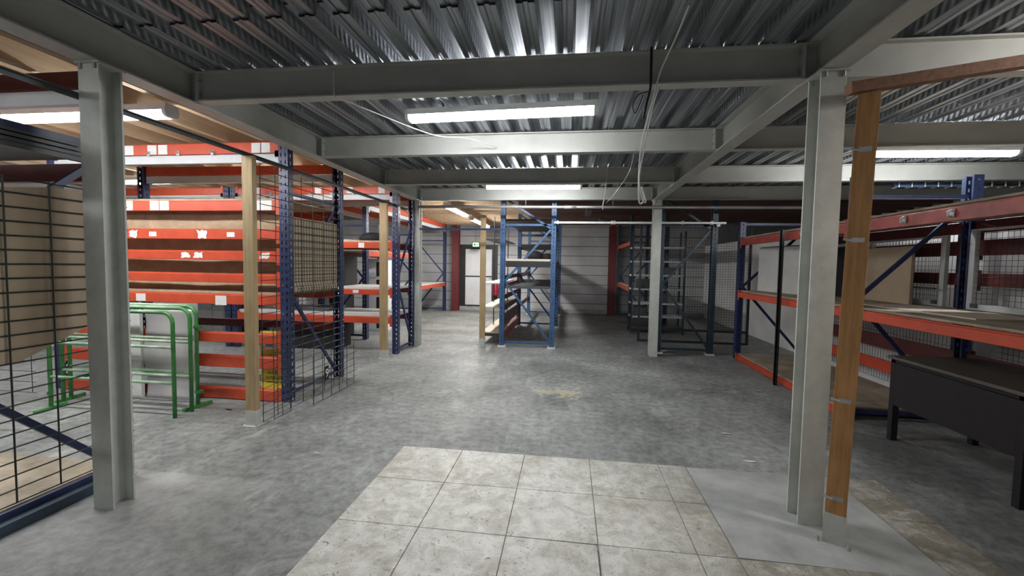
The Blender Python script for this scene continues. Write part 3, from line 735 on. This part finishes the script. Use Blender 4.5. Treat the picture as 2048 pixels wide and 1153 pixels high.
# yellow notices behind the lowest beams
def text(s, size, m, parent, loc, name='lettering', ext=.0006, rot=(PI/2,0,0)):
    cu = bpy.data.curves.new(name, 'FONT'); cu.body = s; cu.size = size; cu.extrude = ext; cu.align_x = 'CENTER'
    tmp = bpy.data.objects.new('tmp', cu); col.objects.link(tmp); bpy.context.view_layer.update()
    me = bpy.data.meshes.new_from_object(tmp.evaluated_get(bpy.context.evaluated_depsgraph_get()))
    bpy.data.objects.remove(tmp); me.materials.clear(); me.materials.append(M[m])
    o = link(name, me, parent, loc); o.rotation_euler = rot; return o
t = thing('yellow_notice', 'yellow notice with black lettering behind the lowest orange beams', 'sign', (-3.28,4.23,.10))
box('notice_board', 'yellow', 0,0,0,.29,.006,.34, t)
text('L3D', .085, 'redink', t, (.15,-.002,.19)); text('INTERDIT', .045, 'ink', t, (.15,-.002,.12)); box('underline', 'redink', .05,-.001,.18,.25,0,.186, t)
box('text_bar', 'ink', .06,-.001,.085,.24,0,.095, t)
t = thing('yellow_notice', 'yellow notice with a pale blue label, above the lettered notice', 'sign', (-3.30,4.25,.44))
box('notice_board', 'yellow', 0,0,0,.22,.006,.30, t); box('label', 'paper', .04,-.001,.10,.20,0,.20, t); box('label_stripe', 'blueink', .06,-.002,.13,.14,-.001,.17, t)
box('edge_strip', 'paper', .22,0,0,.30,.006,.28, t)
t = thing('number_tag', 'small black tag with a white 9 on the low wire mesh', 'tag', (-2.583,4.33,.22))
box('tag_plate', 'black', 0,-.035,0,.004,.035,.15, t); text('9', .13, 'white_plastic', t, (.0055,0,.03), 'numeral', rot=(PI/2,0,PI/2))

# ------------------------------------------------------------------ near-left mesh and cardboard
wire_panel('large wire mesh panel in the left foreground, in front of brown cardboard', 'wire_mesh', 'x', -2.955, .68, 2.56, .16, 1.93, .205, .0765, r=.0042)
pts = [(.75,1.62),(1.55,1.80),(2.12,1.90),(2.28,1.91),(2.33,1.86),(2.42,1.66),(2.50,1.58),(2.50,1.16),(2.36,1.10),(2.2,1.03),(1.97,.93),(.75,.80)]
b = MB(); b.prism(pts, 'x', -2.978, -2.962)
tag(b.obj('cardboard_sheet', 'card'), 'large cut brown cardboard sheet tied behind the left foreground mesh', 'board')
b = MB()
for k in range(4): b.box(-5.6,1.45-.01*k,2.13+.028*k,-3.02,2.42-.02*k,2.15+.028*k)
tag(b.obj('mesh_stack', 'dark_steel'), 'dark flat stack lying up on the near left rack', 'stack')
wire_panel('dim wire mesh panel standing in the aisle behind the left foreground rack', 'wire_mesh', 'y', 3.05, -5.9, -4.45, .35, 1.05, .2, .09, r=.0026)

# ------------------------------------------------------------------ far things
# door, exit sign, extinguisher
t = tag(bpy.data.objects.new('door_1', None), 'white two-panel door in a wide black frame in the back wall', None, None, 'structure'); col.objects.link(t); t.location = (-3.50,13.72,.13)
b = MB(); b.box(0,-.05,0,.17,.02,2.0).box(1.05,-.05,0,1.22,.02,2.0).box(.17,-.05,1.86,1.05,.02,2.0).box(.17,-.05,0,1.05,.02,.05)
b.obj('door_frame', 'black_steel', t)
box('door_leaf', 'white_door', .175,-.03,.05,1.045,0,.96, t, bevel=.004); box('door_leaf', 'white_door', .175,-.03,.99,1.045,0,1.855, t, bevel=.004)
box('door_rail', 'black_steel', .175,-.034,.955,1.045,-.002,.995, t)
MB().tube([(.95,-.06,.93),(1.03,-.06,.93)], .012, 8).tube([(1.03,-.06,.93),(1.03,-.03,.93)], .012, 8).obj('door_handle', 'foot', t)
t = thing('exit_sign', 'small hanging green and white exit sign above the door', 'sign', (-3.03,13.3,2.03))
box('sign_case', 'green_sign', 0,0,0,.25,.03,.17, t); box('sign_face', 'sign_white', .03,-.002,.025,.22,0,.145, t)
b = MB(); b.box(.06,-.004,.06,.12,-.002,.11).box(.13,-.004,.075,.19,-.002,.095); b.add([(.19,-.004,.065),(.205,-.004,.085),(.19,-.004,.105)], [(0,1,2)]); b.obj('pictogram', 'green_sign', t)
MB().tube([(.12,.015,.17),(.12,.015,.70)], .004, 6).obj('hanger', 'black_steel', t)
t = thing('fire_extinguisher', 'red fire extinguisher on the back wall right of the door', 'extinguisher', (-2.28,13.45,.52), 0, None)
MB().lathe([(.001,0),(.085,.0),(.09,.03),(.09,.36),(.06,.43),(.02,.46),(.001,.46)], (0,0,0), 18).obj('cylinder', 'red_gloss', t, smooth=True)
MB().tube([(0,0,.46),(0,0,.5)], .02, 8).tube([(0,0,.5),(-.09,0,.52)], .012, 6).tube([(0,0,.48),(.09,-.02,.52),(.13,-.03,.3),(.11,-.02,.15)], .012, 6).obj('valve', 'black_steel', t)
MB().lathe([(.001,0),(.03,0),(.03,.28),(.001,.28)], (0,.2,.10), 10).box(-.02,.09,.2,.02,.30,.24).obj('wall_bracket', 'black_steel', t)
# maroon columns along the back wall
for x, lb in ((-3.70,'maroon steel column against the back wall left of the door'),(1.20,'maroon steel column against the back wall beside the dark corner')):
    hcol('maroon_column', lb, x, 13.38, 2.72, 'maroon', .22, 'maroon columns at the back wall')
hcol('maroon_column', 'maroon steel column at the white partition behind the right-hand rack', 3.86, 7.62, 2.6, 'maroon', .13, 'maroon columns at the back wall')
# lockers / cabinets beyond row B
def cabinet(label, x0, y, w_, h, d, m, m2, nrow=3):
    t = thing('cabinet', label, 'cabinet', (x0,y,0)); box('body', m, 0,.012,0,w_,d,h, t, bevel=.004)
    hh = (h-.06)/nrow
    for k in range(nrow):
        z = .04+k*hh; box('door', m, .02,0,z,w_*.55,.012,z+hh-.02, t); box('door', m2, w_*.58,0,z+.03,w_-.03,.012,z+hh-.05, t)
    return t
cabinet('white locker with dark slots beyond the second rack row', -4.38, 8.9, .42, 1.58, .4, 'white_door', 'black_steel', 4)
tag(box('black_cabinet', 'black', -4.74,8.05,.0,-4.44,8.5,1.58, bevel=.006), 'black tall cabinet behind the second rack row', 'cabinet')
cabinet('grey cabinet standing far left, seen under the stacked beams', -7.45, 7.8, .6, 1.05, .4, 'white_steel', 'white_steel', 2)
tag(box('brown_cabinet', 'brown_metal', -6.75,7.85,0,-6.0,8.3,1.2, bevel=.006), 'dark brown cabinet seen under the stacked orange beams', 'cabinet')
tag(box('grey_cabinet', 'wallwhite', -5.95,7.85,0,-5.55,8.3,1.35, bevel=.006), 'pale grey cabinet right of the dark brown one', 'cabinet')
tag(box('grey_cabinet', 'white_door', -5.6,8.6,0,-4.98,9.0,2.0, bevel=.006), 'tall white cabinet beyond the left end of the black cabinet', 'cabinet')
# items on the shelves of row B
tag(MB().lathe([(.001,0),(.22,0),(.26,.05),(.2,.12),(.1,.15),(.001,.155)], (-3.35,7.12,1.862), 16).obj('black_bundle', 'black', None, smooth=True), 'black bundle on the upper shelf of the second rack row', 'bundle')
tag(box('black_crate', 'black', -4.15,6.85,1.102,-3.75,7.3,1.62, bevel=.01), 'black crate on the middle shelf of the second rack row', 'crate')
tag(box('flat_box', 'dark_steel', -4.9,6.8,.662,-4.0,7.35,.72, bevel=.004), 'grey flat slab on the low shelf of the second rack row', 'slab')
tag(box('flat_box', 'black', -4.75,6.85,.0,-3.9,7.35,.40, bevel=.01), 'black low box on the floor under the second rack row', 'box')
b = MB()
for k in range(5): b.tube([(-3.75+.03*k,6.95+.08*k,1.875),(-5.1+.1*k,7.0+.08*k,1.875+.012*k)], .012, 6)
tag(b.obj('bar_bundle', 'white_steel'), 'loose pale bars on the upper shelf of the second rack row', 'bars', None, 'stuff')
b = MB()
for k in range(14): b.tube([(-5.4,4.25+.06*k,2.16+.02*math.sin(k)),(-3.05,4.25+.06*k,2.17+.03*math.sin(k*1.7))], .003, 4)
for k in range(24): b.tube([(-5.4+.1*k,4.25,2.165),(-5.4+.1*k,5.0,2.175)], .003, 4)
tag(b.obj('wire_mesh', 'wire'), 'flat dark mesh lying on top of the stacked orange beams', 'mesh panel', 'wire mesh panels')

# ------------------------------------------------------------------ desk
t = thing('desk', 'dark brown desk with a deep front panel under the right-hand rack', 'desk', (2.86,3.05,0))
MB().box(-.02,-.02,.725,.72,1.17,.75).obj('desktop', 'desk_top', t, bevel=.003)
MB().box(.0,.05,.32,.02,1.10,.70).box(.0,.0,.69,.03,1.15,.725).obj('front_panel', 'brown_metal', t, bevel=.003)
for x, y in ((0,0),(0,1.10),(.64,0),(.64,1.10)): MB().box(x,y,0,x+.05,y+.05,.725).obj('leg', 'brown_metal', t)
MB().box(.04,.06,.33,.64,.48,.72).obj('drawer_unit', 'brown_metal', t, bevel=.003)

# ------------------------------------------------------------------ light fittings
def lamp(label, x0, y0, x1, y1, z, hz=.13, wd=.13, m='tube', cut=False):
    L = math.hypot(x1-x0, y1-y0); a = math.atan2(y1-y0, x1-x0)
    t = thing('ceiling_lamp', label, 'lamp', (x0,y0,z), a, 'fluorescent ceiling lamps')
    hw = wd/2
    MB().prism([(-hw,.035),(hw,.035),(hw*.85,.085),(-hw*.85,.085)], 'x', 0, L).obj('housing', 'white_plastic', t)
    b = MB(); b.prism([(-hw*.92,.035),(-hw*.8,.006),(-hw*.5,-.008),(hw*.5,-.008),(hw*.8,.006),(hw*.92,.035)], 'x', .03, L-.03)
    b.obj('diffuser', m, t)
    for x in (0, L-.03): MB().prism([(-hw,.035),(-hw*.85,.004),(-hw*.5,-.010),(hw*.5,-.010),(hw*.85,.004),(hw,.035)], 'x', x, x+.03).obj('end_cap', 'white_plastic', t)
    for x in (.2*L,.8*L): MB().tube([(x,0,.085),(x,0,hz)], .006, 6).obj('hanger', 'foot', t)
    return t
lamp('lit lamp under the steel deck behind the nearest cross beam', -1.40, 3.62, .20, 3.54, 2.715)
lamp('lit lamp under the steel deck just before the farthest cross beam', -1.33, 6.72, .17, 6.76, 2.69)
lamp('lit lamp at upper right behind the orange timber stud', 2.95, 5.02, 4.50, 5.10, 2.70)
lamp('lit lamp over the gap between near left rack and stacked beams, at the picture edge', -4.62, 3.02, -3.06, 3.02, 2.60)
lamp('lit lamp at the left picture edge, beside the lamp over the near rack', -6.25, 3.02, -4.70, 3.02, 2.60)
lamp('lit lamp above the mesh between first and second rack rows', -4.60, 5.55, -3.15, 5.55, 2.60)
lamp('lit lamp left of it, seen beside the left foreground column', -7.1, 5.60, -5.72, 5.60, 2.60)
lamp('lit lamp running away over the aisle before the exit door, nearer one', -2.33, 8.0, -2.33, 9.6, 2.57, m='tube_small')
lamp('lit lamp running away over the aisle before the exit door, farther one', -2.36, 10.3, -2.36, 12.4, 2.57, m='tube_small')
lamp('lamp right of the camera, nearer than the nearest cross beam', 2.75, 1.85, 4.25, 1.85, 2.70, m='tube_small')
lamp('lamp left of the camera over the near left bay', -4.6, .3, -3.1, .3, 2.60)
lamp('added unseen lamp behind the camera in the middle bay', -1.4, -1.9, .15, -1.9, 2.69, m='tube_dim')  # unseen fill lamp, added to brighten floor, tiles and columns
lamp('added lit lamp far left over the racks behind the stacked orange beams', -6.6, 9.4, -5.1, 9.4, 2.60)  # no fitting seen here; added to light the back left region
# unlit lamps at the dark back
for x, y in ((.35,9.2),(.75,11.2)):
    t = thing('unlit_lamp', 'unlit lamp under the dark joists at the back', 'lamp', (x,y,2.677), 0, 'unlit lamps at the back')
    box('housing', 'dark_steel', 0,0,0,.12,1.3,.06, t)

# ------------------------------------------------------------------ cables
def cable(label, pts, r, m='cable_white', grp='loose ceiling cables'):
    P = [Vector(p) for p in pts]; P = [2*P[0]-P[1]]+P+[2*P[-1]-P[-2]]; out = []
    for i in range(1, len(P)-2):
        a, b, c, d = P[i-1:i+3]
        for k in range(6):
            t = k/6; out.append(.5*((2*b)+(c-a)*t+(2*a-5*b+4*c-d)*t*t+(3*b-a-3*c+d)*t**3))
    out.append(P[-2])
    return tag(MB().tube(out, r, 8).obj('cable', m, None, smooth=True), label, 'cable', grp)
cable('white cable hanging from the deck past the nearest cross beam', [(.58,2.35,2.85),(.57,2.6,2.80),(.52,2.74,2.68),(.49,2.76,2.55),(.46,2.78,2.42),(.43,2.80,2.25),(.42,2.80,2.08),(.425,2.80,1.92),(.44,2.80,1.895),(.455,2.8,1.93),(.44,2.80,2.0)], .0052)
cable('second strand looping at the end of the hanging white cable', [(.52,2.78,2.60),(.48,2.78,2.45),(.44,2.79,2.2),(.42,2.79,2.05),(.435,2.79,1.95),(.45,2.79,1.905),(.465,2.79,1.91),(.44,2.79,1.99)], .0042)
cable('black tie strap around the nearest cross beam', [(.47,2.79,2.84),(.47,2.785,2.7),(.47,2.79,2.6),(.45,2.8,2.5),(.44,2.82,2.42)], .008, 'black')
cable('thin dark cable loop hanging beside the white cable', [(.46,2.8,2.58),(.40,2.8,2.56),(.37,2.8,2.50),(.385,2.8,2.45),(.41,2.8,2.50),(.43,2.8,2.56)], .003, 'black')
cable('slack white cable running from the nearest beam to the second beam', [(-1.6,2.785,2.78),(-1.59,2.785,2.62),(-1.56,2.80,2.60),(-1.5,2.86,2.59),(-1.42,3.0,2.58),(-1.2,3.7,2.62),(-.98,4.1,2.70),(-.75,4.368,2.68)], .004)
cable('thin dark cable hanging from the third beam', [(.48,5.97,2.84),(.47,5.96,2.6),(.46,5.95,2.45),(.43,5.95,2.30),(.44,5.95,2.26)], .006, 'cable_white')
# thin lamp feed wire
cable('thin grey wire sagging beside the white cable', [(.62,4.372,2.66),(.6,4.35,2.6),(.55,4.32,2.4),(.42,4.32,2.2),(.35,4.33,2.12)], .0025, 'foot')

# ------------------------------------------------------------------ litter
def scrap(label, x, y, s, m, a=0):
    n = 7; vs = []
    for k in range(n):
        q = 2*PI*k/n+a; r = s*random.uniform(.6,1)
        vs.append((x+r*1.5*math.cos(q), y+r*.6*math.sin(q), .002+.006*random.random()))
    b = MB(); b.add(vs+[(x,y,.010)], [(i,(i+1)%n,n) for i in range(n)]); o = b.obj('paper_scrap', m)
    so = o.modifiers.new('thick','SOLIDIFY'); so.thickness = .001
    return tag(o, label, 'litter')
scrap('torn white paper scrap on the floor left of the right foreground column', 1.43,3.49,.035,'paper')
scrap('small yellowish scrap on the floor far side of the cement patch', 1.45,4.05,.04,'board_cream')
scrap('small tan scrap on the floor left of the tiles', -1.93,3.08,.025,'board_cream')
scrap('white paper scrap on the floor under the stacked beams', -5.4,7.0,.06,'paper')
scrap('dark scrap lying on the concrete in front of the green barriers', -3.35,3.85,.035,'black')
